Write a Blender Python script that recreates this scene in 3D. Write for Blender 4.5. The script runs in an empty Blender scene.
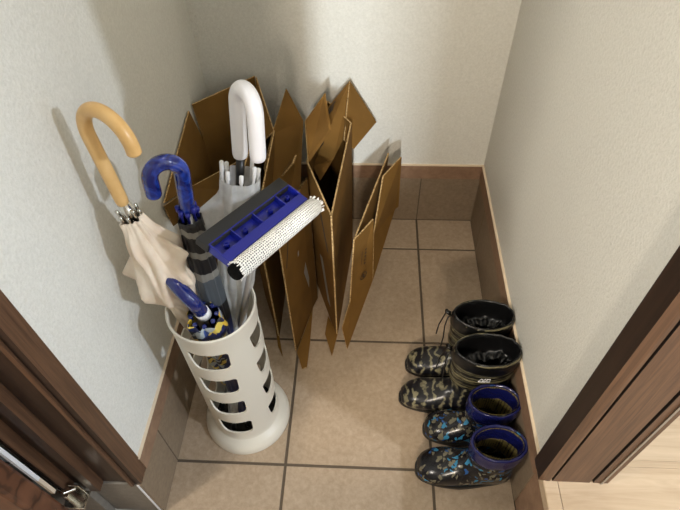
import bpy, bmesh, math, random
from mathutils import Vector, Matrix, noise
random.seed(7)
sc = bpy.context.scene
col = sc.collection
PI = math.pi

# ------------------------------------------------------------------ camera
CAM = Vector((.1555, -.3935, 1.1193)); ROT = (.713, .022, .047); FPX = 539.9
cd = bpy.data.cameras.new('camera'); cam = bpy.data.objects.new('camera', cd); col.objects.link(cam)
cam.location = CAM; cam.rotation_euler = ROT
cd.sensor_width = 36; cd.lens = FPX / 680 * 36; cd.clip_start = .01
sc.camera = cam
from mathutils import Euler
RM = Euler(ROT, 'XYZ').to_matrix()
def at(u, v, **k):
    """point of the place seen at a spot of the photograph, at a known x, y or z"""
    d = RM @ Vector(((u - 340) / FPX, -(v - 255) / FPX, -1))
    ax, val = list(k.items())[0]; i = 'xyz'.index(ax)
    return CAM + d * ((val - CAM[i]) / d[i])

# ------------------------------------------------------------------ materials
def lin(c):
    c = [x / 255 for x in c]
    return tuple(x / 12.92 if x <= .04045 else ((x + .055) / 1.055) ** 2.4 for x in c) + (1,)
class Mat:
    def __init__(s, name, color, rough=.6, metal=0, spec=.5):
        s.m = bpy.data.materials.new(name); s.m.use_nodes = True
        s.t = s.m.node_tree; s.n = s.t.nodes; s.l = s.t.links
        s.b = s.n['Principled BSDF']
        s.b.inputs['Base Color'].default_value = lin(color)
        s.b.inputs['Roughness'].default_value = rough
        s.b.inputs['Metallic'].default_value = metal
        s.b.inputs['Specular IOR Level'].default_value = spec
    def coord(s, scale=(1, 1, 1), rot=(0, 0, 0)):
        tc = s.n.new('ShaderNodeTexCoord'); mp = s.n.new('ShaderNodeMapping')
        mp.inputs['Scale'].default_value = scale; mp.inputs['Rotation'].default_value = rot
        s.l.new(tc.outputs['Object'], mp.inputs[0]); return mp.outputs[0]
    def noise(s, vec, scale, detail=4, rough=.55, dist=0):
        n = s.n.new('ShaderNodeTexNoise'); n.inputs['Scale'].default_value = scale
        n.inputs['Detail'].default_value = detail; n.inputs['Roughness'].default_value = rough
        n.inputs['Distortion'].default_value = dist
        s.l.new(vec, n.inputs['Vector']); return n.outputs['Fac']
    def ramp(s, fac, stops, const=False):
        r = s.n.new('ShaderNodeValToRGB'); r.color_ramp.interpolation = 'CONSTANT' if const else 'LINEAR'
        e = r.color_ramp.elements
        while len(e) < len(stops): e.new(.5)
        for k, (p, c) in enumerate(stops): e[k].position = p; e[k].color = lin(c)
        s.l.new(fac, r.inputs[0]); return r.outputs[0]
    def color(s, out): s.l.new(out, s.b.inputs['Base Color'])
    def bump(s, fac, strength=.2, dist=.001):
        b = s.n.new('ShaderNodeBump'); b.inputs['Strength'].default_value = strength; b.inputs['Distance'].default_value = dist
        s.l.new(fac, b.inputs['Height']); s.l.new(b.outputs[0], s.b.inputs['Normal'])

def wallpaper():
    m = Mat('wallpaper', (222, 216, 205), .85, spec=.25)
    v = m.coord()
    n1 = m.noise(v, 210, 5, .65); n2 = m.noise(v, 5, 2)
    m.color(m.ramp(n1, [(.3, (214, 212, 203)), (.7, (228, 226, 218))]))
    m.bump(n1, .8, .0022); return m.m
def tile(name, c1, c2):
    m = Mat(name, c1, .5, spec=.35); v = m.coord()
    n = m.noise(v, 90, 6, .75, .4); n2 = m.noise(v, 9, 3, .6)
    mx = m.n.new('ShaderNodeMath'); mx.operation = 'ADD'; m.l.new(n, mx.inputs[0])
    mm = m.n.new('ShaderNodeMath'); mm.operation = 'MULTIPLY'; mm.inputs[1].default_value = .35
    m.l.new(n2, mm.inputs[0]); m.l.new(mm.outputs[0], mx.inputs[1])
    m.color(m.ramp(mx.outputs[0], [(.45, c2), (.85, c1)]))
    m.bump(n, .25, .0008); return m.m
def wood(name, c1, c2, scale=(60, 60, 3), rough=.45, dist=1.2, fine=1.0):
    m = Mat(name, c1, rough, spec=.4); v = m.coord(scale)
    n = m.noise(v, 1.0 * fine, 5, .6, dist)
    m.color(m.ramp(n, [(.32, c2), (.68, c1)])); m.bump(n, .12, .0006); return m.m
M = {}
M['wall'] = wallpaper()
M['tile'] = tile('floor_tile', (182, 162, 139), (156, 136, 112))
M['skirt_tile'] = tile('skirting_tile', (140, 123, 102), (118, 101, 82))
M['grout'] = Mat('grout', (92, 80, 66), .9).m
M['strip'] = wood('skirting_wood', (150, 120, 96), (126, 97, 76), (40, 40, 40), .5, .5)
M['strip_edge'] = Mat('skirting_wood_edge', (224, 205, 178), .5).m
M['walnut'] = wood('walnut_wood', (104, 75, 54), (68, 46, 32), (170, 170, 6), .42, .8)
M['walnut_shaded'] = wood('walnut_wood_shaded', (54, 38, 29), (36, 25, 19), (170, 170, 6), .45, .8)  # same walnut with shade painted in, for jamb faces turned from the light
M['groove'] = Mat('groove', (30, 20, 15), .7).m
M['oak'] = wood('oak_floor', (200, 178, 150), (176, 152, 124), (5, 55, 40), .4, .8)
M['stone'] = tile('grey_stone', (128, 122, 112), (108, 102, 93))
M['silver'] = Mat('silver_rail', (170, 170, 168), .3, 1).m
M['chrome'] = Mat('chrome', (210, 208, 200), .15, 1).m
M['seal'] = Mat('white_sealant', (232, 232, 232), .5).m
M['ceiling'] = Mat('ceiling_paper', (228, 224, 216), .9).m
# figured door veneer
m = Mat('door_veneer', (120, 70, 42), .4); v = m.coord((6, 6, 5))
w = m.n.new('ShaderNodeTexWave'); w.inputs['Scale'].default_value = 1.6; w.inputs['Distortion'].default_value = 9
w.inputs['Detail'].default_value = 3; w.inputs['Detail Scale'].default_value = 1.1
m.l.new(v, w.inputs['Vector'])
m.color(m.ramp(w.outputs['Fac'], [(.0, (70, 42, 28)), (.06, (98, 62, 42)), (.6, (116, 75, 52)), (1, (106, 68, 46))])); M['veneer'] = m.m
# cardboard
def cardboard(name, c1, c2):
    m = Mat(name, c1, .8, spec=.2); v = m.coord((9, 9, 9)); n = m.noise(v, 1.5, 3, .5)
    m.color(m.ramp(n, [(.3, c2), (.7, c1)]))
    v2 = m.coord((1, 1, 1)); n2 = m.noise(v2, 180, 3); m.bump(n2, .1, .0006); return m.m
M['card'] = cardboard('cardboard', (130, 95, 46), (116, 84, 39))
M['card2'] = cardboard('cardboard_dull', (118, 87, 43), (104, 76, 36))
m = Mat('cardboard_edge', (190, 160, 115), .9, spec=.1); v = m.coord((1, 1, 1))
w = m.n.new('ShaderNodeTexVoronoi'); w.inputs['Scale'].default_value = 330; m.l.new(v, w.inputs['Vector'])
m.color(m.ramp(w.outputs['Distance'], [(.25, (92, 66, 38)), (.5, (205, 172, 122))])); M['card_edge'] = m.m
M['ink'] = Mat('black_print', (52, 42, 34), .8).m
M['tape'] = Mat('paper_strip', (150, 145, 135), .5).m
# plastics
M['stand'] = Mat('ivory_plastic', (228, 222, 207), .38).m
M['tray'] = Mat('stand_tray', (40, 36, 32), .6).m
M['bamboo'] = wood('honey_wood', (226, 186, 126), (214, 170, 106), (30, 30, 30), .3, .3)
m = Mat('cotton_canopy', (236, 218, 196), .75); v = m.coord(); n = m.noise(v, 30, 3); m.color(m.ramp(n, [(.3, (228, 206, 182)), (.7, (242, 228, 208))]))
m.b.inputs['Subsurface Weight'].default_value = .15; m.b.inputs['Subsurface Radius'].default_value = (.01, .008, .006); M['cotton'] = m.m
m = Mat('navy_handle', (20, 44, 150), .12); v = m.coord(); n = m.noise(v, 45, 2, .5, 1.5)
m.color(m.ramp(n, [(.4, (14, 28, 98)), (.65, (34, 64, 160))])); m.b.inputs['Coat Weight'].default_value = .6; M['navy_handle'] = m.m
m = Mat('dark_navy_handle', (24, 38, 108), .12); m.b.inputs['Coat Weight'].default_value = .7; M['navy_dark'] = m.m
M['white_plastic'] = Mat('white_plastic', (238, 238, 238), .3).m
m = Mat('white_handle', (240, 240, 244), .3); m.b.inputs['Subsurface Weight'].default_value = .2
m.b.inputs['Subsurface Radius'].default_value = (.01, .01, .01); M['white_handle'] = m.m
M['black_plastic'] = Mat('black_plastic', (18, 18, 18), .35).m
M['steel'] = Mat('steel_shaft', (170, 170, 172), .3, 1).m
# clear vinyl
m = Mat('clear_vinyl', (236, 238, 238), .22); m.b.inputs['Specular IOR Level'].default_value = .7
tr = m.n.new('ShaderNodeBsdfTransparent'); tr.inputs[0].default_value = (.93, .94, .94, 1)
mx = m.n.new('ShaderNodeMixShader'); v = m.coord(); n = m.noise(v, 40, 3)
rp = m.ramp(n, [(.3, (172, 172, 172)), (.7, (212, 212, 212))]); m.l.new(rp, mx.inputs[0])
m.l.new(tr.outputs[0], mx.inputs[1]); m.l.new(m.b.outputs[0], mx.inputs[2])
m.l.new(mx.outputs[0], m.n['Material Output'].inputs['Surface']); M['vinyl'] = m.m
# striped black nylon of the boy's umbrella: stripes run across its length (UV y)
def uvmat(name, rough=.55):
    m = Mat(name, (20, 20, 24), rough); u = m.n.new('ShaderNodeUVMap'); return m, u.outputs[0]
m, u = uvmat('striped_nylon', .4)
sp = m.n.new('ShaderNodeSeparateXYZ'); m.l.new(u, sp.inputs[0])
nz = m.noise(u, 3.5, 1); ad = m.n.new('ShaderNodeMath'); ad.operation = 'MULTIPLY_ADD'; ad.inputs[1].default_value = .06
m.l.new(nz, ad.inputs[0]); m.l.new(sp.outputs[1], ad.inputs[2])
NV, BK, GR = (24, 34, 82), (18, 18, 22), (128, 126, 120)
m.color(m.ramp(ad.outputs[0], [(0, NV), (.36, (30, 44, 100)), (.62, BK), (.70, (74, 80, 86)), (.815, GR), (.84, BK), (.90, GR), (.925, BK), (.975, GR), (.995, BK)], True)); M['striped'] = m.m
# patterned canopy of the small umbrella
m = Mat('patterned_print', (40, 50, 90), .5); v = m.coord()
vo = m.n.new('ShaderNodeTexVoronoi'); vo.inputs['Scale'].default_value = 75; m.l.new(v, vo.inputs['Vector'])
sp = m.n.new('ShaderNodeSeparateColor'); m.l.new(vo.outputs['Color'], sp.inputs[0])
m.color(m.ramp(sp.outputs[0], [(0, (28, 38, 92)), (.25, (222, 182, 60)), (.45, (34, 32, 34)), (.62, (168, 176, 180)), (.8, (226, 200, 92)), (.92, (60, 84, 150))], True)); M['print'] = m.m
# squeegee
M['blue'] = Mat('blue_plastic', (16, 26, 124), .33).m
M['rubber'] = Mat('black_rubber', (34, 34, 34), .7).m
m, u = uvmat('sponge_net', .8)
ck = m.n.new('ShaderNodeMapping'); ck.inputs['Scale'].default_value = (25, 48, 1); ck.inputs['Rotation'].default_value = (0, 0, 0)
m.l.new(u, ck.inputs[0]); vo = m.n.new('ShaderNodeTexVoronoi'); vo.inputs['Randomness'].default_value = .22; vo.inputs['Scale'].default_value = 1.0
m.l.new(ck.outputs[0], vo.inputs['Vector'])
m.color(m.ramp(vo.outputs['Distance'], [(.27, (20, 20, 22)), (.35, (236, 234, 228))])); m.bump(vo.outputs['Distance'], .6, .002); M['net'] = m.m
M['foam'] = Mat('black_foam', (8, 8, 8), 1, spec=.1).m
M['net_white'] = Mat('white_thread', (236, 234, 230), .8).m
# boots
m = Mat('camouflage_rubber', (30, 30, 28), .28); v = m.coord((1, 1, 1))
w = m.n.new('ShaderNodeTexWave'); w.inputs['Scale'].default_value = 17; w.inputs['Distortion'].default_value = 7; w.inputs['Detail'].default_value = 3
w.inputs['Detail Scale'].default_value = 2.4; m.l.new(v, w.inputs['Vector'])
bn = m.noise(v, 55, 2, .5, .6); bm_ = m.n.new('ShaderNodeMath'); bm_.operation = 'MULTIPLY'; m.l.new(w.outputs['Fac'], bm_.inputs[0]); m.l.new(bn, bm_.inputs[1])
m.color(m.ramp(bm_.outputs[0], [(0, (22, 22, 26)), (.33, (32, 32, 38)), (.37, (92, 88, 70)), (.56, (134, 128, 102))])); M['camo'] = m.m
m = Mat('camouflage_shaft', (26, 26, 24), .3); v = m.coord((.25, .25, 1))
w = m.n.new('ShaderNodeTexWave'); w.bands_direction = 'Z'; w.inputs['Scale'].default_value = 30; w.inputs['Distortion'].default_value = 3.0; w.inputs['Detail'].default_value = 2
w.inputs['Detail Scale'].default_value = 9; m.l.new(v, w.inputs['Vector'])
m.color(m.ramp(w.outputs['Fac'], [(0, (14, 14, 14)), (.50, (18, 18, 18)), (.62, (84, 80, 58)), (1, (112, 106, 80))])); M['camo_shaft'] = m.m
m = Mat('dinosaur_print_rubber', (24, 24, 26), .22); v = m.coord()
ds = m.noise(v, 60, 2); av = m.n.new('ShaderNodeVectorMath'); av.operation = 'MULTIPLY_ADD'; av.inputs[1].default_value = (.03, .03, .03)
m.l.new(ds, av.inputs[0]); m.l.new(v, av.inputs[2])
vo = m.n.new('ShaderNodeTexVoronoi'); vo.inputs['Scale'].default_value = 95; m.l.new(av.outputs[0], vo.inputs['Vector'])
sp = m.n.new('ShaderNodeSeparateColor'); m.l.new(vo.outputs['Color'], sp.inputs[0])
pal = m.ramp(sp.outputs[0], [(0, (20, 20, 24)), (.36, (52, 118, 154)), (.54, (104, 100, 84)), (.84, (36, 74, 124))], True)
msk = m.ramp(vo.outputs['Distance'], [(.0, (255, 255, 255)), (.46, (255, 255, 255)), (.50, (0, 0, 0))])
mc = m.n.new('ShaderNodeMix'); mc.data_type = 'RGBA'; mc.inputs[6].default_value = lin((24, 24, 28))
m.l.new(msk, mc.inputs[0]); m.l.new(pal, mc.inputs[7]); m.color(mc.outputs[2]); M['dino'] = m.m
M['navy_rubber'] = Mat('navy_trim_rubber', (18, 22, 74), .14).m
M['black_rubber'] = Mat('black_sole_rubber', (22, 23, 24), .4).m
M['nylon'] = Mat('black_nylon', (14, 14, 15), .3).m
M['lining'] = Mat('dark_lining', (10, 10, 12), .6).m
m = Mat('insole_net', (60, 54, 30), .8); v = m.coord(); vo = m.n.new('ShaderNodeTexVoronoi'); vo.inputs['Scale'].default_value = 210; vo.inputs['Randomness'].default_value = .2
m.l.new(v, vo.inputs['Vector']); m.color(m.ramp(vo.outputs['Distance'], [(.30, (14, 14, 14)), (.5, (124, 110, 58))])); M['insole'] = m.m

# ------------------------------------------------------------------ helpers
def link(o, parent=None):
    col.objects.link(o)
    if parent: o.parent = parent; o.matrix_parent_inverse = Matrix.Translation(parent.location).inverted() if parent.type == 'EMPTY' else Matrix()
    return o
def obj(name, bm, mats, parent=None, smooth=False, bevel=0, solid=0, sub=0, off=0):
    me = bpy.data.meshes.new(name)
    bmesh.ops.recalc_face_normals(bm, faces=bm.faces)
    if smooth:
        for f in bm.faces: f.smooth = True
    bm.to_mesh(me); bm.free()
    for x in (mats if isinstance(mats, (list, tuple)) else [mats]): me.materials.append(M[x])
    o = bpy.data.objects.new(name, me); link(o, parent)
    if solid: d = o.modifiers.new('solid', 'SOLIDIFY'); d.thickness = solid; d.offset = off
    if bevel: d = o.modifiers.new('bevel', 'BEVEL'); d.width = bevel; d.segments = 2; d.limit_method = 'ANGLE'
    if sub: d = o.modifiers.new('sub', 'SUBSURF'); d.levels = d.render_levels = sub
    return o
def tag(o, label=None, cat=None, group=None, kind=None):
    if label: o['label'] = label
    if cat: o['category'] = cat
    if group: o['group'] = group
    if kind: o['kind'] = kind
    return o
def thing(name, label, cat, loc, group=None):
    o = bpy.data.objects.new(name, None); o.location = loc; o.empty_display_size = .05; col.objects.link(o)
    return tag(o, label, cat, group)
def struct(name, bm, mats, **k):
    o = obj(name, bm, mats, **k); o['kind'] = 'structure'; return o
def box(bm, a, b, mi=0):
    x0, y0, z0 = a; x1, y1, z1 = b
    vs = [bm.verts.new(p) for p in [(x0,y0,z0),(x1,y0,z0),(x1,y1,z0),(x0,y1,z0),(x0,y0,z1),(x1,y0,z1),(x1,y1,z1),(x0,y1,z1)]]
    for f in [(0,3,2,1),(4,5,6,7),(0,1,5,4),(1,2,6,5),(2,3,7,6),(3,0,4,7)]:
        bm.faces.new([vs[i] for i in f]).material_index = mi
def NB(): return bmesh.new()
def bx(a, b):
    bm = NB(); box(bm, a, b); return bm
def plate(bm, pts, th, face_mi=0, edge_mi=1):
    """flat polygon given real thickness"""
    pts = [Vector(p) for p in pts]
    n = Vector()
    for i in range(len(pts)): n += (pts[i] - pts[0]).cross(pts[(i+1) % len(pts)] - pts[0])
    n.normalize()
    a = [bm.verts.new(p + n * th / 2) for p in pts]; b = [bm.verts.new(p - n * th / 2) for p in pts]
    bm.faces.new(a).material_index = face_mi; bm.faces.new(b[::-1]).material_index = face_mi
    for i in range(len(pts)):
        j = (i + 1) % len(pts); bm.faces.new((a[i], b[i], b[j], a[j])).material_index = edge_mi
def frames(pts):
    """parallel transported frames along a path"""
    pts = [Vector(p) for p in pts]; out = []; N = None
    for i, p in enumerate(pts):
        t = (pts[min(i+1, len(pts)-1)] - pts[max(i-1, 0)]).normalized()
        if N is None:
            N = t.orthogonal().normalized()
        else: N = (N - t * N.dot(t)).normalized()
        out.append((p, t, N, t.cross(N)))
    return out
def tube(bm, pts, r, seg=14, cap=True, mi=0, uv=False):
    rings = []
    fr = frames(pts)
    for i, (p, t, N, B) in enumerate(fr):
        rr = r(i / (len(fr) - 1)) if callable(r) else r
        rings.append([bm.verts.new(p + (N * math.cos(a) + B * math.sin(a)) * rr) for a in [2*PI*k/seg for k in range(seg)]])
    loft(bm, rings, cap, mi, uv); return rings
def loft(bm, rings, cap=True, mi=0, uv=False):
    L = bm.loops.layers.uv.verify() if uv else None
    n = len(rings[0])
    for i in range(len(rings) - 1):
        for k in range(n):
            f = bm.faces.new((rings[i][k], rings[i][(k+1) % n], rings[i+1][(k+1) % n], rings[i+1][k])); f.material_index = mi
            if uv:
                for lp, (a, b) in zip(f.loops, ((k, i), (k+1, i), (k+1, i+1), (k, i+1))): lp[L].uv = (a / n, b / (len(rings) - 1))
    if cap:
        for r_ in (rings[0][::-1], rings[-1]):
            c = bm.verts.new(sum((v.co for v in r_), Vector()) / n)
            for k in range(n): bm.faces.new((r_[k], r_[(k+1) % n], c)).material_index = mi
def lathe(bm, prof, c=(0, 0, 0), seg=64, mi=0):
    rings = [[bm.verts.new((c[0] + r*math.cos(2*PI*k/seg), c[1] + r*math.sin(2*PI*k/seg), c[2] + z)) for k in range(seg)] for r, z in prof]
    loft(bm, rings, False, mi)
def arc(n, f): return [f(i / (n - 1)) for i in range(n)]

# ------------------------------------------------------------------ the room shell
XL, XR, YB, ZT, ZS = -.2271, .4574, .7161, .1585, .2041
YF = -1.7
# floor: slab of grout with separate bevelled tile faces
bm = NB()
def tiles(bm, x0, x1, y0, y1, plane):
    """plane maps (a, b, h) to space; tiles on a .3 m grid, joints 4 mm"""
    g = .0022; t = .3
    i0, i1 = math.floor(x0 / t), math.ceil(x1 / t); j0, j1 = math.floor(y0 / t), math.ceil(y1 / t)
    for i in range(i0, i1):
        for j in range(j0, j1):
            a0, a1 = max(i*t + g, x0), min((i+1)*t - g, x1); b0, b1 = max(j*t + g, y0), min((j+1)*t - g, y1)
            if a1 - a0 < .004 or b1 - b0 < .004: continue
            e = .0012
            lo = [(a0, b0), (a1, b0), (a1, b1), (a0, b1)]; hi = [(a0+e, b0+e), (a1-e, b0+e), (a1-e, b1-e), (a0+e, b1-e)]
            A = [bm.verts.new(plane(x, y, -.003)) for x, y in lo]; B = [bm.verts.new(plane(x, y, 0)) for x, y in hi]
            bm.faces.new(B)
            for k in range(4): bm.faces.new((A[k], A[(k+1) % 4], B[(k+1) % 4], B[k]))
FX0, FX1 = -1.6, XR
tiles(bm, XL, FX1 - .002, YF, YB - .002, lambda x, y, h: (x, y, h))
tiles(bm, FX0, XL, YF, -.115, lambda x, y, h: (x, y, h))
box(bm, (XL - .01, YF, -.05), (XR + .012, YB + .01, -.0015), 1)
box(bm, (FX0, YF, -.05), (XL - .01, -.1, -.0015), 1)
struct('floor', bm, ['tile', 'grout'])
# skirting tiles
def skirt(name, a0, a1, plane):
    bm = NB(); g = .0016
    cuts = [a0] + [k * .3 for k in range(-6, 6) if a0 < k*.3 < a1] + [a1]
    for p, q in zip(cuts[:-1], cuts[1:]):
        pp, qq = p + (g if p != a0 else 0), q - (g if q != a1 else 0)
        for (h0, d0), (h1, d1) in (((.0025, .0), (ZT - .0012, .0)),):
            vs = [bm.verts.new(plane(a, h, d)) for a, h, d in [(pp, h0, 0), (qq, h0, 0), (qq, h1, 0), (pp, h1, 0), (pp, h0, -.008), (qq, h0, -.008), (qq, h1, -.008), (pp, h1, -.008)]]
            for f in [(0,1,2,3),(7,6,5,4),(0,4,5,1),(1,5,6,2),(2,6,7,3),(3,7,4,0)]: bm.faces.new([vs[i] for i in f])
    vs = [bm.verts.new(plane(a, h, -.0012)) for a, h in [(a0, 0), (a1, 0), (a1, ZT), (a0, ZT)]]
    bm.faces.new(vs).material_index = 1
    return struct(name, bm, ['skirt_tile', 'grout'])
skirt('baseboard_back', XL, XR, lambda a, h, d: (a, YB - .003 - d, h))
skirt('baseboard_left', -.1, YB, lambda a, h, d: (XL + .003 + d, a, h))
skirt('baseboard_right', -.053, YB, lambda a, h, d: (XR - .003 - d, a, h))
def strip(name, a, b, edge_a, edge_b):
    bm = NB(); box(bm, a, b); box(bm, edge_a, edge_b, 1); return struct(name, bm, ['strip', 'strip_edge'])
T = .005
strip('trim_1', (XL + .0, YB - T, ZT), (XR, YB + .01, ZS - .003), (XL, YB - T, ZS - .003), (XR, YB + .01, ZS))
strip('trim_2', (XL - .01, -.072, ZT), (XL + T, YB - T, ZS - .003), (XL - .01, -.072, ZS - .003), (XL + T, YB - T, ZS))
strip('trim_3', (XR - T, -.053, ZT), (XR + .01, YB - T, ZS - .003), (XR - T, -.053, ZS - .003), (XR + .01, YB - T, ZS))
# walls
H = 2.4
struct('wall_back', bx((XL - .1, YB, -.05), (XR + .1, YB + .1, H)), 'wall')
struct('wall_left', bx((XL - .1, -.07, -.05), (XL, YB, H)), 'wall')
struct('wall_right', bx((XR, -.046, -.05), (XR + .1, YB, H)), 'wall')
struct('wall_blocker_front', bx((.154, -1.7, -.05), (3.2, -1.62, H)), 'wall')  # unseen wall, added to cut the daylight to a band on the back wall
struct('wall_blocker_low', bx((.055, -.74, -.05), (XR, -.62, .62)), 'wall')  # unseen low wall, added to keep light off the floor before the boxes
struct('wall_blocker_corner', bx((-1.6, -.95, -.05), (.055, -.5, H)), 'wall')  # unseen partition, added to cast the shadow in the back left corner
struct('ceiling', bx((-1.6, YF, H), (3.2, YB + .1, H + .1)), 'ceiling')
# left door frame: stepped jamb seen in plan
def jamb(name, prof, z0, mat_for, parent=None):
    bm = NB(); mats = ['walnut', 'walnut_shaded', 'groove']
    lo = [bm.verts.new((x, y, z0)) for x, y in prof]; hi = [bm.verts.new((x, y, H)) for x, y in prof]
    for i in range(len(prof)):
        j = (i + 1) % len(prof); f = bm.faces.new((lo[i], lo[j], hi[j], hi[i])); f.material_index = mat_for.get(i, 0)
    bm.faces.new(lo[::-1]); bm.faces.new(hi)
    return struct(name, bm, mats)
pl = [(-.2245, -.0695), (-.2255, -.0985), (-.2375, -.0985), (-.2375, -.1025), (-.2425, -.1035), (-.2425, -.0955), (-.294, -.0955), (-.294, -.113), (-.311, -.113), (-.311, -.100), (-.345, -.100), (-.345, -.120), (-.352, -.12), (-.352, -.0625), (-.24, -.0625), (-.24, -.0695)]
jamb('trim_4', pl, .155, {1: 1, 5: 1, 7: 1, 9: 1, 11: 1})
struct('wall_left_return', bx((-1.6, -.0625, -.05), (XL - .1, 0, H)), 'wall')
bm = NB(); box(bm, (-.323, -.0995, 0), (-.231, -.0705, .155)); box(bm, (-.70, -.112, 0), (-.3245, -.0705, .150)); struct('trim_5', bm, 'stone', bevel=.001)
struct('trim_6', bx((-.2335, -.1015, 0), (-.2300, -.0997, .155)), 'seal')
# door leaf standing open on the left, with its pale edge strip and pivot
D = struct('door_1', bx((-.92, -.172, .06), (-.3535, -.1335, 2.1)), 'veneer', bevel=.006)
bm = NB(); box(bm, (-.3535, -.1325, .26), (-.3475, -.1265, 2.1)); obj('weather_strip', bm, 'seal', D)
bm = NB(); box(bm, (-.3535, -.1325, .20), (-.3475, -.1265, .26)); obj('strip_end', bm, 'strip_edge', D)
bm = NB()
box(bm, (-.350, -.142, .150), (-.312, -.112, .154)); box(bm, (-.336, -.1165, .154), (-.318, -.1135, .19))
tube(bm, [(-.338, -.128, .154), (-.338, -.128, .182)], .0055, 16)
tube(bm, [(-.352, -.122, .188), (-.338, -.128, .19), (-.325, -.118, .182)], .003, 10)
obj('pivot_hinge', bm, 'chrome', D, smooth=False, bevel=.0008)
# right door frame
pr_ = [(.4455, -.046), (.4455, -.0795), (.459, -.0815), (.4635, -.0815), (.4635, -.076), (.4675, -.076), (.4675, -.0815), (.527, -.0815), (.527, -.070), (.5325, -.070), (.5325, -.0815), (.556, -.0815), (.556, -.046)]
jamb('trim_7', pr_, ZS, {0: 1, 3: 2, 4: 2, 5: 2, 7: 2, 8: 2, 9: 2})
struct('trim_8', bx((.5435, -.0835, ZS), (.547, -.0815, H)), 'silver')
struct('wall_hall', bx((XR + .1, YB, ZS), (3.2, YB + .1, H)), 'wall')
# raised hall floor on the right
bm = NB()
for xa, ya, yb in ((.4765, YF, -.0535), (XR + .1, -.0535, YB)):
    yy = yb
    while yy > ya + .001:
        y1 = max(yy - .0758, ya); box(bm, (xa, y1 + .0004, ZS - .02), (3.2, yy, ZS)); yy = y1
struct('floor_hall', bm, 'oak')
struct('trim_9', bx((.4525, YF, ZS - .025), (.476, -.0535, ZS + .0005)), 'oak', bevel=.002)
struct('trim_10', bx((XR - .001, YF, 0), (.474, -.0535, ZS - .025)), 'strip')

# ------------------------------------------------------------------ umbrella stand
SC = Vector((-.094, .1075, 0))
st = thing('umbrella_stand', 'ivory round plastic umbrella stand with rows of slots and a flared base', 'umbrella stand', SC)
bm = NB()
prof = [(.0655, .012), (.0665, .03), (.0685, .41-.004), (.0695, .4095), (.0712, .411), (.073, .4095), (.0735, .405), (.0722, .401), (.071, .36), (.0698, .05), (.0696, .032), (.0715, .029), (.0800, .024), (.0880, .014), (.0902, .004), (.0904, .0), (.0655, .0)]
lathe(bm, prof + [prof[0]], SC, 128); bmesh.ops.remove_doubles(bm, verts=bm.verts, dist=1e-6)
body = obj('body', bm, 'stand', st)
cut = NB()
for cdeg in (-91, 1, 91, 181):
    for zt in (.367, .282, .197, .110):
        h = .049; wd = 28
        out = []
        def corner(cx, cz, rx, rz, a0, a1):
            for q in range(7):
                a = math.radians(a0 + (a1 - a0) * q / 6); out.append((cx + rx*math.cos(a), cz + rz*math.sin(a)))
        corner(wd - 6, zt - .009, 6, .009, 90, 0)
        corner(wd - 8, zt - h + .012, 7, .012, 0, -90)
        corner(-wd + 12, zt - h + .024, 11, .024, 270, 185)
        corner(-wd + 2, zt - .003, 3, .003, 180, 90)
        dense = []
        for q in range(len(out)):
            a, b = out[q], out[(q+1) % len(out)]; ns = max(1, int(abs(a[0] - b[0]) / 5))
            for s in range(ns): dense.append((a[0] + (b[0]-a[0])*s/ns, a[1] + (b[1]-a[1])*s/ns))
        A = []; B = []
        for th, z in dense:
            a = math.radians(cdeg + th)
            A.append(cut.verts.new((SC.x + .055*math.cos(a), SC.y + .055*math.sin(a), z))); B.append(cut.verts.new((SC.x + .09*math.cos(a), SC.y + .09*math.sin(a), z)))
        n = len(A); cut.faces.new(A); cut.faces.new(B[::-1])
        for q in range(n): cut.faces.new((A[q], B[q], B[(q+1) % n], A[(q+1) % n]))
bmesh.ops.triangulate(cut, faces=[f for f in cut.faces if len(f.verts) > 4])
cutter = obj('cutter', cut, 'stand')
md = body.modifiers.new('b', 'BOOLEAN'); md.object = cutter; md.operation = 'DIFFERENCE'; md.solver = 'EXACT'
dg = bpy.context.evaluated_depsgraph_get(); nm = bpy.data.meshes.new_from_object(body.evaluated_get(dg))
body.modifiers.clear(); body.data = nm; bpy.data.objects.remove(cutter)
for f in nm.polygons: f.use_smooth = True
try: nm.set_sharp_from_angle(angle=math.radians(35))
except Exception: pass
bm = NB(); lathe(bm, [(0.0001, .006), (.064, .006), (.0645, .018), (.062, .018), (.061, .010), (.0001, .010)], SC, 48); obj('drip_tray', bm, 'tray', st, smooth=False)

# ------------------------------------------------------------------ umbrellas
def basis(A, B, side):
    """w along the shaft upward, u in the plane of the hook"""
    w = (B - A).normalized(); u = (side - w * side.dot(w)).normalized(); return u, w.cross(u), w
def hook(bm, B, u, w, straight, R, r, over, flat=1.0, tail=0):
    """J handle: straight piece then an arc of radius R through `over` degrees"""
    pts = [B + w * straight * i / 6 for i in range(7)]
    c = B + w * straight + u * R
    n = 26
    for i in range(1, n + 1):
        a = math.radians(over) * i / n; pts.append(c - u * R * math.cos(a) + w * R * flat * math.sin(a))
    if tail:
        d_ = (pts[-1] - pts[-2]).normalized()
        for i in range(1, 6): pts.append(pts[-1] + d_ * tail / 5)
    m_ = len(pts)
    def rad(t):
        e = (1 - t) * (m_ - 1)
        return r * (1 - .0 * t) * (1 if t < .985 else .72)
    pts.append(pts[-1] + (pts[-1] - pts[-2]).normalized() * r * .35)
    tube(bm, pts, rad, 20); return pts[-1]
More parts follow.
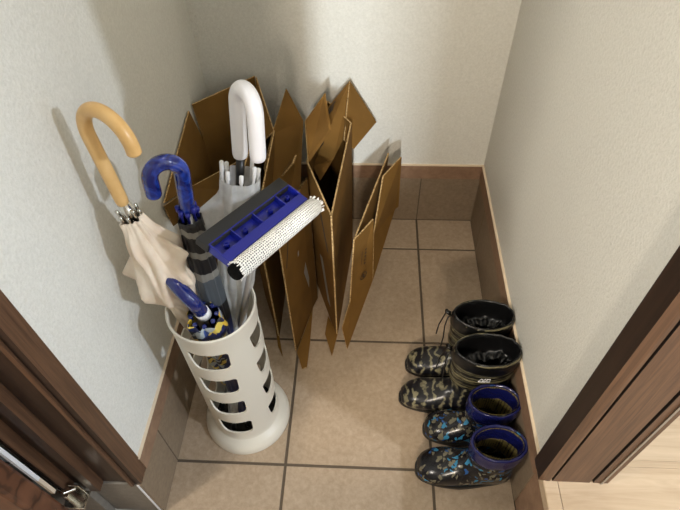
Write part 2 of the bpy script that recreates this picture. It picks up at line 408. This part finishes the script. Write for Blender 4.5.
def folded(axis, radii, nf, amp, twist, spikes=(), seg=96, u=None, jit=.0):
    """wrapped cloth round a shaft: pleats with lobes; spikes = (s0, angle, size, ds, dang)"""
    bm = NB(); rings = []
    A, B = axis; w = (B - A).normalized(); u = (u - w * u.dot(w)).normalized(); v = w.cross(u); n = len(radii)
    N = 60
    for i in range(N + 1):
        s = i / N; x = s * (n - 1); k = min(int(x), n - 2); f = x - k; f = f*f*(3 - 2*f); r0 = radii[k] * (1 - f) + radii[k+1] * f
        ring = []
        for q in range(seg):
            a = 2*PI*q/seg
            saw = ((a * nf / (2*PI) + twist * s) % 1)
            fold = (saw if saw < .8 else (1 - saw) * 4) - .4
            r = r0 * (1 + amp * fold)
            for (s0, an, sz, ds, da) in spikes:
                d = (a - math.radians(an) + PI) % (2*PI) - PI
                r += sz * max(0, 1 - abs(d) / math.radians(da)) ** 1.5 * max(0, 1 - abs(s - s0) / ds) ** 1.1
            r += jit * noise.noise(Vector((math.cos(a) * 2.2, math.sin(a) * 2.2, s * 9)))
            ring.append(bm.verts.new(A + (B - A) * s + (u * math.cos(a) + v * math.sin(a)) * r))
        rings.append(ring)
    loft(bm, rings, False, uv=True); return bm

# yellow handled umbrella with cream canopy, leaning left
T0, B0 = Vector((-.070, .100, .016)), at(124, 205, y=.112)
mid = at(89, 136, y=.125)
tip_dir = B0 - T0
A_, B_ = T0, B0
um = thing('umbrella', 'cream cloth umbrella with a honey coloured wooden crook handle, nearest the left wall', 'umbrella', A_, 'umbrellas in the stand')
w = (mid - B0).normalized(); side = at(143, 156, y=.085) - mid; u = (side - w * side.dot(w)).normalized()
bm = NB(); hook(bm, B0, u, w, (mid - B0).length, .0375, .0090, 190, 1.05, .004); obj('handle', bm, 'bamboo', um, smooth=True, sub=1)
bm = NB(); tube(bm, [T0, B0], .005, 12); obj('shaft', bm, 'steel', um, smooth=True)
ax = (B0 - T0).normalized(); L = (B0 - T0).length
uu = Vector((1, 0, 0))
bm = NB(); tube(bm, [B0 - ax * .03, B0 + w * .002], .0085, 18); obj('collar', bm, 'chrome', um, smooth=True)
def rib_tips(parent, c, ax, r, length, rad, mat, n=8, ball=1.3, flare=0, name='rib_tip'):
    e1 = ax.orthogonal().normalized(); e2 = ax.cross(e1)
    for k in range(n):
        a = 2*PI*(k + .3)/n; d = e1*math.cos(a) + e2*math.sin(a)
        p0 = c + d*r; ln = length * (1 + .18 * math.sin(k * 2.4)); p1 = p0 + ax*ln + d*flare
        bm = NB(); tube(bm, [p0, p0 + (p1 - p0)*.55, p0 + (p1-p0)*.62, p0 + (p1-p0)*.97, p1], lambda t: rad * (ball if t > .4 else .7) * (.6 if t > .95 else 1), 10)
        obj(name, bm, mat, parent, smooth=True)
rib_tips(um, B0 - ax*.033, ax, .011, .024, .0021, 'chrome', 8, 1.2, .003)
ca, cb = T0 + ax * .07, B0 - ax * .022
bm = folded((ca, cb), [.013, .014, .015, .016, .017, .018, .024, .036, .027, .0145], 8, .26, 1.2,
            [(.80, 185, .036, .09, 22), (.74, 228, .026, .09, 24), (.87, 350, .032, .06, 26), (.80, 325, .034, .07, 24), (.72, 275, .018, .09, 24), (.88, 20, .020, .07, 26)], u=uu, jit=.008)
obj('canopy', bm, 'cotton', um, smooth=True, solid=.0008)

# clear umbrella with white handle
T1 = Vector((-.115, .060, .016)); B1 = at(240.5, 158, y=.192)
um = thing('umbrella', 'tall clear vinyl umbrella with a thick white crook handle', 'umbrella', T1, 'umbrellas in the stand')
ax = (B1 - T1).normalized()
top = at(237, 102, y=.204); w = (top - B1).normalized(); side = at(262, 130, y=.154) - top; u = (side - w * side.dot(w)).normalized()
bm = NB(); hook(bm, B1, u, w, (top - B1).length, .0235, .0110, 180, 1.1, .058); obj('handle', bm, 'white_handle', um, smooth=True, sub=1)
bm = NB(); tube(bm, [T1, B1 - ax*.04], .0045, 12); obj('shaft', bm, 'steel', um, smooth=True)
bm = NB(); tube(bm, [B1 - ax*.045, B1 + ax * .002], .0062, 14); obj('runner', bm, 'black_plastic', um, smooth=True)
rib_tips(um, B1 - ax*.046, ax, .0240, .036, .0031, 'white_plastic', 8, 1.0, .002)
ca, cb = T1 + ax * .06, B1 - ax * .028
bm = folded((ca, cb), [.012, .014, .015, .016, .017, .0185, .0255, .029, .030, .029], 8, .14, 1.0,
            [(.86, 200, .060, .10, 26), (.6, 190, .010, .2, 50)], u=uu, jit=.003)
obj('canopy', bm, 'vinyl', um, smooth=True)

# child's umbrella: blue hook, black and grey striped canopy
T2 = Vector((-.088, .075, .016)); B2 = at(188, 211, y=.135)
um = thing('umbrella', 'black and grey striped umbrella with a glossy mottled blue crook handle', 'umbrella', T2, 'umbrellas in the stand')
ax = (B2 - T2).normalized()
top = at(182, 173, y=.138); w = (top - B2).normalized(); side = at(154, 185, y=.12) - top; u = (side - w * side.dot(w)).normalized()
bm = NB(); hook(bm, B2, u, w, (top - B2).length, .0205, .0108, 186, 1.1, .024); obj('handle', bm, 'navy_handle', um, smooth=True, sub=1)
bm = NB(); tube(bm, [T2, B2], .004, 12); obj('shaft', bm, 'steel', um, smooth=True)
rib_tips(um, B2 - ax*.012, ax, .0125, .020, .0026, 'blue', 8, 1.5, 0)
ca, cb = T2 + ax * .05, B2 - ax * .012
bm = folded((ca, cb), [.011, .015, .018, .020, .0205, .021, .0205, .020, .019, .0165], 8, .16, .9, [], u=uu, jit=.002)
obj('canopy', bm, 'striped', um, smooth=True, solid=.0008)

# short child's umbrella with printed canopy
B3 = at(202, 312, z=.440); T3 = Vector((-.115, .135, .016))
um = thing('umbrella', 'short umbrella with plain dark navy crook handle, white collar and yellow printed canopy', 'umbrella', T3, 'umbrellas in the stand')
ax = (B3 - T3).normalized()
w = Vector((-.06, -.26, 1)).normalized(); top = B3 + w*.030; side = Vector((-.052, .048, 0)); u = (side - w * side.dot(w)).normalized()
bm = NB(); tube(bm, [B3 - w*.012, B3 + w*.006], .0115, 20); obj('collar', bm, 'white_plastic', um, smooth=True)
bm = NB(); hook(bm, B3 + w*.004, u, w, (top - B3).length - .004, .035, .0112, 172, .85, .004); obj('handle', bm, 'navy_dark', um, smooth=True, sub=1)
bm = NB(); tube(bm, [T3, B3 - ax*.01], .004, 12); obj('shaft', bm, 'steel', um, smooth=True)
rib_tips(um, B3 - ax*.020, ax, .018, .011, .0026, 'navy_dark', 8, 1.4, .002)
ca, cb = T3 + ax * .05, B3 - ax * .012
bm = folded((ca, cb), [.010, .014, .016, .018, .019, .020, .021, .024, .027, .024], 8, .25, .8, [(.93, 330, .012, .1, 50)], u=uu, jit=.006)
obj('canopy', bm, 'print', um, smooth=True, solid=.0008)

# ------------------------------------------------------------------ squeegee
O = Vector((-.045, .056, .612)); UL = Vector((.085, .1408, -.0221)); LN = UL.length; U = UL.normalized()
V = Vector((.02795, -.01826, -.00888)); V = (V - U*V.dot(U)).normalized(); NN = U.cross(V); NN = NN if NN.z > 0 else -NN
sq = thing('window_squeegee', 'blue window squeegee head with a white netted sponge and black rubber blade', 'squeegee', Vector((-.148, .112, .018)))
def P(s, v, h): return O + U*s + V*v + NN*h
def sbox(bm, s0, s1, v0, v1, h0, h1):
    vs = [bm.verts.new(P(*q)) for q in [(s0,v0,h0),(s1,v0,h0),(s1,v1,h0),(s0,v1,h0),(s0,v0,h1),(s1,v0,h1),(s1,v1,h1),(s0,v1,h1)]]
    for f in [(0,3,2,1),(4,5,6,7),(0,1,5,4),(1,2,6,5),(2,3,7,6),(3,0,4,7)]: bm.faces.new([vs[i] for i in f])
bm = NB(); sbox(bm, -.003, LN + .001, -.018, .003, -.011, .001); obj('rubber_blade', bm, 'rubber', sq, bevel=.001)
bm = NB(); v0, v1, v2 = .0, .022, .037
sbox(bm, .0, LN, v0, v2, -.012, -.008)
sbox(bm, .0, LN, v0, v0 + .0018, -.010, .002); sbox(bm, .0, LN, v1, v2, -.010, .001)
sbox(bm, .0, .0025, v0, v1 + .002, -.010, .002); sbox(bm, LN - .0025, LN, v0, v1 + .002, -.010, .002)
for q in (.24, .50, .80): sbox(bm, LN*q - .001, LN*q + .001, v0, v1, -.010, .0015)
obj('head', bm, 'blue', sq, bevel=.0006)
for q in (.12, .34, .66, .895):
    bm = NB(); c = P(LN*q, (v0+v1)/2 + .001, 0)
    lathe(bm, [(.0001, -.004), (.0018, -.004), (.0018, -.0055), (.0022, -.0055), (.0022, -.003), (.0036, -.003), (.0040, -.009)], c, 20); obj('screw_boss', bm, 'blue', sq)
bm = NB()
p0, p1 = P(.002, .0495, -.006), P(LN + .004, .0495, -.006)
tube(bm, [p0 + (p1 - p0) * i / 24 for i in range(25)], lambda t: .0135 * (1 if .02 < t < .98 else .85), 28, False, uv=True)
sp_ = obj('sponge', bm, 'net', sq, smooth=True)
bm = NB(); tube(bm, [p0 - U*.0085, p0 - U*.0065, p0 + U*.004, p1 - U*.004, p1 + U*.001, p1 + U*.0015], lambda t: (.0112 if .1 < t < .9 else .0100), 24); obj('foam_core', bm, 'foam', sp_, smooth=True)
for e, d in ((p0, -1), (p1, 1)):
    bm = NB()
    for k in range(34):
        a = 2*PI*random.random(); rr = .0122
        q = e + (V*math.cos(a) + NN*math.sin(a)) * rr
        o2 = (V*math.cos(a) + NN*math.sin(a)) * random.uniform(-.001, .003)
        tube(bm, [q, q + U*d*random.uniform(.001, .003) + o2*.5, q + U*d*random.uniform(.001, .005) + o2], .0007, 5)
    obj('frayed_net', bm, 'net_white', sp_)
hc = P(LN*.5, .018, -.012); pb = Vector((-.148, .112, .018))
bm = NB(); tube(bm, [hc + Vector((0, 0, .002)), hc + Vector((0, 0, -.01)), hc + (pb - hc)*.10], lambda t: .0085 - .002*t, 14); obj('neck', bm, 'blue', sq, smooth=True)
bm = NB(); tube(bm, [hc + (pb - hc)*.08, pb], .0042, 14); obj('pole', bm, 'steel', sq, smooth=True)

# ------------------------------------------------------------------ folded cardboard boxes
TH = .0032
def zp(p, z): return Vector((p[0], p[1], z))
def panel(name, pts, parent, mat='card', th=TH, label=None):
    bm = NB(); plate(bm, pts, th); o = obj(name, bm, [mat, 'card_edge'], parent)
    if label: o['label'] = label
    return o
def marks(name, parent, o, ex, ey, rects, mat='ink', label=None):
    """small flat printed marks on a panel: o corner, ex/ey in-plane axes; rects in those axes"""
    bm = NB(); n = ex.cross(ey).normalized()
    if n.dot(CAM - o) < 0: n = -n
    for poly in rects:
        pts = [o + ex*x + ey*y + n*(TH/2 + .0004) for x, y in poly]
        plate(bm, pts, .0003, 0, 0)
    ob = obj(name, bm, mat, parent); return ob
def R_(x0, y0, x1, y1): return [(x0, y0), (x1, y0), (x1, y1), (x0, y1)]
GB = 'flattened cardboard boxes leaning in the corner'

# A: open box in the back left corner
zA = .362
P_, Rr, Q_, S_ = at(204, 142, z=zA), at(257, 115, z=zA), at(189, 188, z=zA), at(248, 156, z=zA)
bxA = thing('cardboard_box', 'open cardboard box standing in the back left corner with its flaps raised', 'box', zp((P_+S_)/2, 0), GB)
for a, b in ((P_, Rr), (P_, Q_), (Q_, S_), (S_, Rr)):
    panel('side_panel', [zp(a, .0), zp(b, .0), b, a], bxA)
panel('flap', [P_, Rr, at(254.5, 76, z=.462), at(192, 104.5, z=.462)], bxA)
panel('flap', [P_, Q_, at(164, 203, x=-.221), at(188.5, 111, x=-.222)], bxA)
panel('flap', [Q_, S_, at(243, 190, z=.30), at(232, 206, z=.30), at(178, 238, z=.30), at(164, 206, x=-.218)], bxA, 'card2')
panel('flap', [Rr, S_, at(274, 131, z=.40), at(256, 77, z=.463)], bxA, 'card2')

# B: narrow flattened box, second from left
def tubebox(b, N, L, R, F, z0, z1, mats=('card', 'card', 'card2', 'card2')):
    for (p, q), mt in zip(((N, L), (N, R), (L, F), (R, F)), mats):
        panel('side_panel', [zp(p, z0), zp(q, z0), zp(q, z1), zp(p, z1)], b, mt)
NB_ = at(279, 337, z=.0); LB = Vector((-.100, .43, 0)); RB = Vector((-.052, .585, 0)); FB = Vector((-.092, .64, 0))
bxB = thing('cardboard_box', 'flattened cardboard box just right of the stand, one flap pointing up behind the squeegee', 'box', zp((NB_+RB)/2, 0), GB)
tubebox(bxB, NB_, LB, RB, FB, .0016, .40)
panel('flap', [at(286, 88.5, y=.66), at(303, 121, y=.645), at(300, 190, y=.50), at(283, 230, y=.42), at(264, 168, y=.50), at(272, 134, y=.58)], bxB)
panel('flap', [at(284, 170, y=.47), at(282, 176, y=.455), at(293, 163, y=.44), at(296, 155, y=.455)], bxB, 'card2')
panel('flap', [at(275, 325, z=.003), at(279.5, 337, z=.003), at(283, 357, z=.003), at(278, 346, z=.003)], bxB)

# E: middle box
NE = at(296, 351, z=0); RE = at(313, 306, z=0); LE = Vector((.004, .335, 0)); FE = Vector((.034, .425, 0))
bxE = thing('cardboard_box', 'middle flattened cardboard box with a hand slot, directly behind the squeegee sponge', 'box', zp((NE+RE)/2, 0), GB)
tubebox(bxE, NE, LE, RE, FE, .0016, .405)
panel('flap', [at(325, 93, y=.60), at(331, 131, y=.555), at(308, 163, y=.44), at(305, 121, y=.54)], bxE, label='raised top flap')
panel('flap', [at(297, 352, z=.0035), at(313, 308, z=.0035), at(310, 343, z=.0035), at(307, 367, z=.0035), at(302, 369, z=.0035)], bxE)
ex = (RE - NE).normalized(); ey = Vector((0, 0, 1))
marks('hand_slot', bxE, zp(NE, 0), ex, ey, [[(.012, .295), (.016, .295), (.055, .385), (.050, .385)]])
marks('paper_scrap', bxE, zp(NE, 0), ex, ey, [[(.075, .26), (.081, .26), (.083, .272), (.077, .272)]], 'tape')
marks('paper_strip', bxE, zp(NE, 0), ex, ey, [[(.098, .18), (.118, .10), (.124, .13), (.112, .2)]], 'tape')

# C: big box open as a V
NC = at(337, 335, z=0); zC = at(335, 216, y=NC.y).z
LC = at(307, 161, z=zC); LC.z = 0; RC = at(351, 123, z=zC); RC.z = 0; FC = Vector((.06, .69, 0))
bxC = thing('cardboard_box', 'largest flattened cardboard box, its top gaping in a V with corrugated edges', 'box', zp((NC+RC)/2, 0), GB)
tubebox(bxC, NC, LC, RC, FC, .0016, zC, ('card', 'card', 'card2', 'card2'))
pf = [at(349, 81.5, y=.685), at(342.5, 140, y=.60), at(334, 158, y=.56), at(320, 181, y=.50), at(313, 166, y=.52), at(329, 106, y=.655)]
panel('flap', pf, bxC, label='printed inner flap')
panel('flap', [at(349.5, 81, y=.69), at(376, 122, y=.70), at(353.5, 149, y=.61), at(344, 140, y=.60)], bxC, label='pointed flap leaning towards the back wall')
panel('flap', [at(328, 316, z=.0035), at(337.5, 335, z=.0035), at(332, 356, z=.0035), at(325, 334, z=.0035)], bxC)
o = pf[5]; ex = (pf[0] - pf[5]).normalized(); ey = (pf[4] - pf[5]); LYY = ey.length; ey.normalize()
marks('printed_block', bxC, o, ex, ey, [R_(.006, LYY*.08, .030, LYY*.13)])
marks('printed_block', bxC, o, ex, ey, [R_(.006, LYY*.15, .028, LYY*.24)])
marks('printed_block', bxC, o, ex, ey, [R_(.006, LYY*.62, .022, LYY*.66)])
marks('printed_block', bxC, o, ex, ey, [R_(.014, LYY*.70, .026, LYY*.80)])
ex = (LC - NC).normalized(); ey = Vector((0, 0, 1))
marks('printed_mark', bxC, zp(NC, 0), ex, ey, [[(.030, .27), (.040, .27), (.080, .345), (.070, .345)]])
marks('paper_label', bxC, zp(NC, 0), ex, ey, [[(.040, .065), (.062, .065), (.108, .185), (.086, .195)]], 'tape')

# D: right box with marks
bxD = thing('cardboard_box', 'rightmost cardboard box, tilted, with a small round printed mark on its front flap', 'box', at(347, 348, z=0), GB)
d0, d1, d2, d3 = at(350, 301, y=.31), at(372, 281, y=.365), at(373, 219, y=.385), at(354, 240, y=.325)
panel('flap', [d0, d1, d2, d3], bxD, label='front flap with printed symbols')
tipD = at(347, 348.5, z=.002); panel('flap', [d0, at(342, 328, y=.300), tipD, d1], bxD)
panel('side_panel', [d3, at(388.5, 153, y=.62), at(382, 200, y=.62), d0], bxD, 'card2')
e2, e3, e4 = at(383, 176, y=.53), at(401, 157, y=.60), at(398, 206.5, y=.615)
panel('side_panel', [e2, e3, e4, at(394.5, 209, y=.60), d1 + Vector((.001, .003, 0)), at(373.5, 234, y=.46)], bxD)
ex = (d1 - d0).normalized(); ey = (d3 - d0).normalized(); wD = (d1 - d0).length; hD = (d3 - d0).length
rects = []
def ring(cx, cy, ro, ri, n=18):
    for k in range(n):
        a, b = 2*PI*k/n, 2*PI*(k+1)/n
        rects.append([(cx+ro*math.cos(a), cy+ro*math.sin(a)), (cx+ro*math.cos(b), cy+ro*math.sin(b)), (cx+ri*math.cos(b), cy+ri*math.sin(b)), (cx+ri*math.cos(a), cy+ri*math.sin(a))])
cx, cy = wD*.52, hD*.27
rects = []
ring(cx, cy, .0105, .0088); rects += [R_(cx-.006, cy-.001, cx+.006, cy+.001), R_(cx-.001, cy-.006, cx+.001, cy+.006), R_(cx-.005, cy+.0035, cx+.001, cy+.005), R_(cx, cy-.006, cx+.006, cy-.0045)]
marks('round_symbol', bxD, d0, ex, ey, rects); rects = []
for k in range(5): rects += [R_(wD*.48, hD*(.48+.055*k), wD*.48+.006, hD*(.48+.055*k)+.0014), R_(wD*.48+.002, hD*(.48+.055*k)-.002, wD*.48+.0034, hD*(.48+.055*k)+.004)]
marks('printed_line', bxD, d0, ex, ey, [R_(wD*.36, hD*.5, wD*.36+.0008, hD*.72)])
marks('printed_lettering', bxD, d0, ex, ey, rects)

# ------------------------------------------------------------------ boots
def boot(label, heel, length, h, wS, dS, wF, group, kind, mirror=1, lean=0):
    """heel = floor point under the heel centre; toe points to -x"""
    b = thing('rain_boot', label, 'boot', heel, group)
    k = length / .18
    def X(x): return heel[0] - (.18 - x) * k
    y0 = heel[1]
    prof = [ # F(x,z) B(x,z) half width, squareness
        ((.18 - dS/k*1.0 + .003, h), (.183, h), wS, 2.0),
        ((.18 - dS/k*1.0 + .004, h*.86), (.182, h*.86), wS*.985, 2.0),
        ((.18 - dS/k*1.0 + .005, h*.70), (.181, h*.68), wS*.96, 2.0),
        ((.18 - dS/k*1.0 + .006, max(.085, h*.54)), (.180, max(.062, h*.42)), wS*.92, 2.05),
        ((.090, .078), (.180, .040), wF*.93, 2.2),
        ((.080, .068), (.180, .014), wF*.88, 2.5),
        ((.070, .062), (.150, .006), wF*.88, 2.6),
        ((.055, .057), (.105, .005), wF*.95, 2.6),
        ((.038, .052), (.065, .005), wF*1.0, 2.5),
        ((.022, .046), (.034, .005), wF*.93, 2.4),
        ((.009, .037), (.014, .006), wF*.74, 2.3),
        ((.001, .026), (.003, .009), wF*.45, 2.1)]
    # resample smoothly
    def lerp(t):
        x = t * (len(prof) - 1); i = min(int(x), len(prof) - 2); f = x - i
        def g(q):
            p0, p1, p2, p3 = q[max(i-1, 0)], q[i], q[i+1], q[min(i+2, len(q)-1)]
            return .5*((2*p1) + (-p0+p2)*f + (2*p0-5*p1+4*p2-p3)*f*f + (-p0+3*p1-3*p2+p3)*f**3)
        return [g([p[0][0] for p in prof]), g([p[0][1] for p in prof]), g([p[1][0] for p in prof]), g([p[1][1] for p in prof]), g([p[2] for p in prof]), g([p[3] for p in prof])]
    SEG = 48
    def ringpts(t, off=0.):
        fx, fz, bx_, bz, hw, ex = lerp(t)
        F = Vector((X(fx), y0, fz)); B = Vector((X(bx_), y0, bz)); c = (F + B)/2; d = (F - B)/2; L_ = d.length; d.normalize()
        out = []
        for q in range(SEG):
            a = 2*PI*q/SEG; ca, sa = math.cos(a), math.sin(a)
            cc = math.copysign(abs(ca) ** (2/ex), ca); ss = math.copysign(abs(sa) ** (2/ex), sa)
            rid = 0
            zz = (c + d*(L_*cc)).z
            if zz > .09 and t < .4 and off >= 0: rid = .0012 * math.sin(zz * 2*PI / (.016 if kind == 'tall' else .013))
            out.append(c + d * ((L_ + rid + off)*cc) + Vector((0, (hw + rid + off)*ss, 0)))
        return out
    n = 60; split = .27
    for nm, t0, t1, mt, cap in (('boot_shaft', 0, split, 'camo_shaft' if kind == 'tall' else 'dino', False), ('boot_foot', split, 1, 'camo' if kind == 'tall' else 'dino', True)):
        bm = NB(); N_ = 26 if nm == 'boot_shaft' else 40
        rings = [[bm.verts.new(p) for p in ringpts(t0 + (t1-t0)*i/N_)] for i in range(N_+1)]
        loft(bm, rings, False)
        if cap:
            c = bm.verts.new(sum((v.co for v in rings[-1]), Vector())/SEG + Vector((-.001, 0, 0)))
            for q in range(SEG): bm.faces.new((rings[-1][q], rings[-1][(q+1) % SEG], c))
        obj(nm, bm, mt, b, smooth=True, solid=.0022 if not cap else .0012, off=-1 if False else 0)
    # lining and insole
    bm = NB(); rings = [[bm.verts.new(p) for p in ringpts(.0 + .36*i/14, -.0042)] for i in range(15)]; loft(bm, rings, False); obj('lining', bm, 'lining' if kind == 'tall' else 'insole', b, smooth=True)
    bm = NB(); zi = .020
    pts = [bm.verts.new((X(.135) + .040*k*math.cos(2*PI*q/32), y0 + (wF - .006)*math.sin(2*PI*q/32)*.95, zi)) for q in range(32)]
    f = bm.faces.new(pts); r = bmesh.ops.extrude_face_region(bm, geom=[f]); bmesh.ops.translate(bm, verts=[v for v in r['geom'] if isinstance(v, bmesh.types.BMVert)], vec=(0, 0, .003))
    obj('insole', bm, 'insole', b)
    # sole
    bm = NB(); out = []
    for q in range(64):
        a = 2*PI*q/64; xx = .0905 + .0935*math.cos(a)
        t = xx / .18
        hw = wF * (1.0 if t < .45 else 1.0 - .17*min(1, (t-.45)/.3)) 
        sa = math.sin(a); out.append((X(xx), y0 + (hw + .001) * math.copysign(abs(sa) ** .72, sa)))
    rs = []
    for z, g in ((0, .97), (.003, 1), (.012, 1.0), (.014, .985)):
        cx = sum(p[0] for p in out)/64; rs.append([bm.verts.new((cx + (x-cx)*g, y0 + (y-y0)*g, z)) for x, y in out])
    loft(bm, rs, True); obj('sole', bm, 'black_rubber', b, smooth=False)
    # collar
    top = ringpts(0); C = sum(top, Vector())/SEG
    if kind == 'short':
        bm = NB(); rr = []
        for (z, g) in ((-.044, .0006), (-.043, .0034), (-.028, .0046), (-.014, .0036), (-.003, .0046), (.001, .0036), (.002, .001), (-.001, -.0025), (-.014, -.0058), (-.040, -.0066)):
            ring_ = []
            for q, p in enumerate(top):
                a = 2*PI*q/SEG; nrm = Vector((math.cos(a) / max(dS/2, .01), math.sin(a) / wS, 0)).normalized()
                nrm.x *= -1
                wv = .0016*math.sin(q*.9)*(1 if z < -.02 else .4) + .0030*noise.noise(Vector((p.x*40, p.y*40, heel[1]*9)))
                ring_.append(bm.verts.new(p + nrm * (g + .0006*math.sin(q*1.7 + z*300)) + Vector((0, 0, z + wv))))
            rr.append(ring_)
        loft(bm, rr, False); obj('collar', bm, 'navy_rubber', b, smooth=True, sub=1)
    else:
        bm = NB(); rr = []
        for (z, g, am) in ((-.034, 1.01, 0), (-.032, 1.04, .010), (-.026, 1.055, .015), (-.016, 1.05, .02), (-.006, 1.04, .03), (.004, 1.0, .05), (.003, .95, .05), (-.008, .93, .05), (-.028, .90, .08), (-.042, .84, .14), (-.046, .72, .2), (-.044, .58, .26), (-.050, .42, .28)):
            ring_ = []
            for q, p in enumerate(top):
                a = 2*PI*q/SEG; wv = math.sin(q*PI/1.5 + z*60)*.5 + noise.noise(Vector((math.cos(a)*3, math.sin(a)*3, z*40 + heel[1]*20)))
                gg = g + am*wv*.5
                nrm = Vector((-math.cos(a) / (dS/2), math.sin(a) / wS, 0)).normalized(); kk = (gg - 1) * (.055 if gg > .9 else .048) + (.0012 if g > 1.03 else -.001 if g < .96 else 0)
                ring_.append(bm.verts.new(p + nrm * kk + Vector((0, 0, z + .05*am*wv + .003*math.cos(a*2 + 1)))))
            rr.append(ring_)
        loft(bm, rr, False); obj('gathered_collar', bm, 'nylon', b, smooth=True, sub=1)
        F = top[0] + Vector((-.004, .004, -.002)); bm = NB()
        for s, dx in ((.002, -.020), (-.006, -.013)):
            tube(bm, [F + Vector((0, s, 0)), F + Vector((-.008, s*2, .002)), F + Vector((-.012, s*3, -.02)), F + Vector((dx*.9, s*4, -.055)), F + Vector((dx, s*4, -.09))], .0014, 7)
        for s in (0, .0035): tube(bm, [F + Vector((-.002, s, -.005)), F + Vector((-.010, s, .004))], .0035, 8)
        obj('drawstring', bm, 'nylon', b, smooth=True)
    return b
G1, G2 = "pair of tall camouflage rain boots", "pair of short navy trimmed rain boots"
b1 = boot('tall black camouflage rain boot at the back of the row, its cord hanging loose', (.4515, .236, 0), .197, .216, .0365, .120, .034, G1, 'tall')
b2 = boot('tall camouflage rain boot with white lettering, second from the back wall', (.4515, .155, 0), .213, .216, .0365, .125, .035, G1, 'tall')
b3 = boot('short navy collared rain boot standing between the tall boots and its twin', (.4535, .083, 0), .167, .152, .0325, .096, .033, G2, 'short')
b4 = boot('short navy collared rain boot with blue dinosaur print, nearest the camera', (.4500, .0, 0), .183, .152, .0325, .097, .036, G2, 'short')
# white lettering on the shaft of the second boot, as strokes wrapped on its front
def strokes(bm, S, conv, w):
    for line in S:
        for a, b in zip(line[:-1], line[1:]):
            tube(bm, [conv(*a), conv(*b)], w, 5)
bm = NB()
shc = Vector((.3885, .155, 0))
def conv(x, z):
    X_ = .3905 + x * .66; q = max(-1, min(1, (X_ - shc.x) / .062))
    return Vector((X_, shc.y - .0378 * math.sqrt(1 - q*q) - .0008, .160 + z))
S = [[(-.018, 0), (-.011, .011), (-.007, .011), (-.006, 0), (-.018, 0)], [(-.004, 0), (-.003, .008), (.001, .012), (.004, .008), (.003, 0), (-.004, 0)], [(-.001, .004), (.001, 0)], [(.007, 0), (.0065, .011), (.015, .011), (.0155, 0), (.007, 0)]]
strokes(bm, S, conv, .0007); obj('white_lettering', bm, 'white_plastic', b2)

# ------------------------------------------------------------------ light
def area(name, loc, target, size, power, color, sy=None):
    l = bpy.data.lights.new(name, 'AREA'); l.energy = power; l.color = color; l.size = size
    if sy: l.shape = 'RECTANGLE'; l.size_y = sy
    o = bpy.data.objects.new(name, l); col.objects.link(o); o.location = loc
    o.rotation_euler = (Vector(target) - Vector(loc)).to_track_quat('-Z', 'Y').to_euler(); return o
area('hall_lamp', (2.30, -1.20, 1.95), (-.2, .2, .6), .09, 36, (.87, .96, 1.10))
area('hall_window', (2.5, -.66, 1.10), (-.2, .0, .4), .7, 18, (.76, .92, 1.08), .9)
area('outdoor_daylight', (.10, -3.2, 1.55), (.1, .7, .5), .13, 90, (.90, 1, 1.08))
area('entrance_lamp', (.11, -1.45, 1.45), (.2, .7, .4), .10, 18, (1, .87, .72))
area('vestibule_lamp', (-.62, -.47, 1.05), (.45, .3, .4), .16, 9.2, (1, .93, .82))
area('ceiling_lamp', (.18, .38, 2.36), (.18, .38, 0), .12, 2.2, (1, .92, .80))
wd = bpy.data.worlds.new('world'); sc.world = wd; wd.use_nodes = True
bg = wd.node_tree.nodes['Background']; bg.inputs[0].default_value = (1, .97, .9, 1); bg.inputs[1].default_value = .35
sc.view_settings.view_transform = 'Standard'; sc.view_settings.look = 'None'; sc.view_settings.gamma = 1; sc.view_settings.exposure = 0
sc.view_settings.use_curve_mapping = False
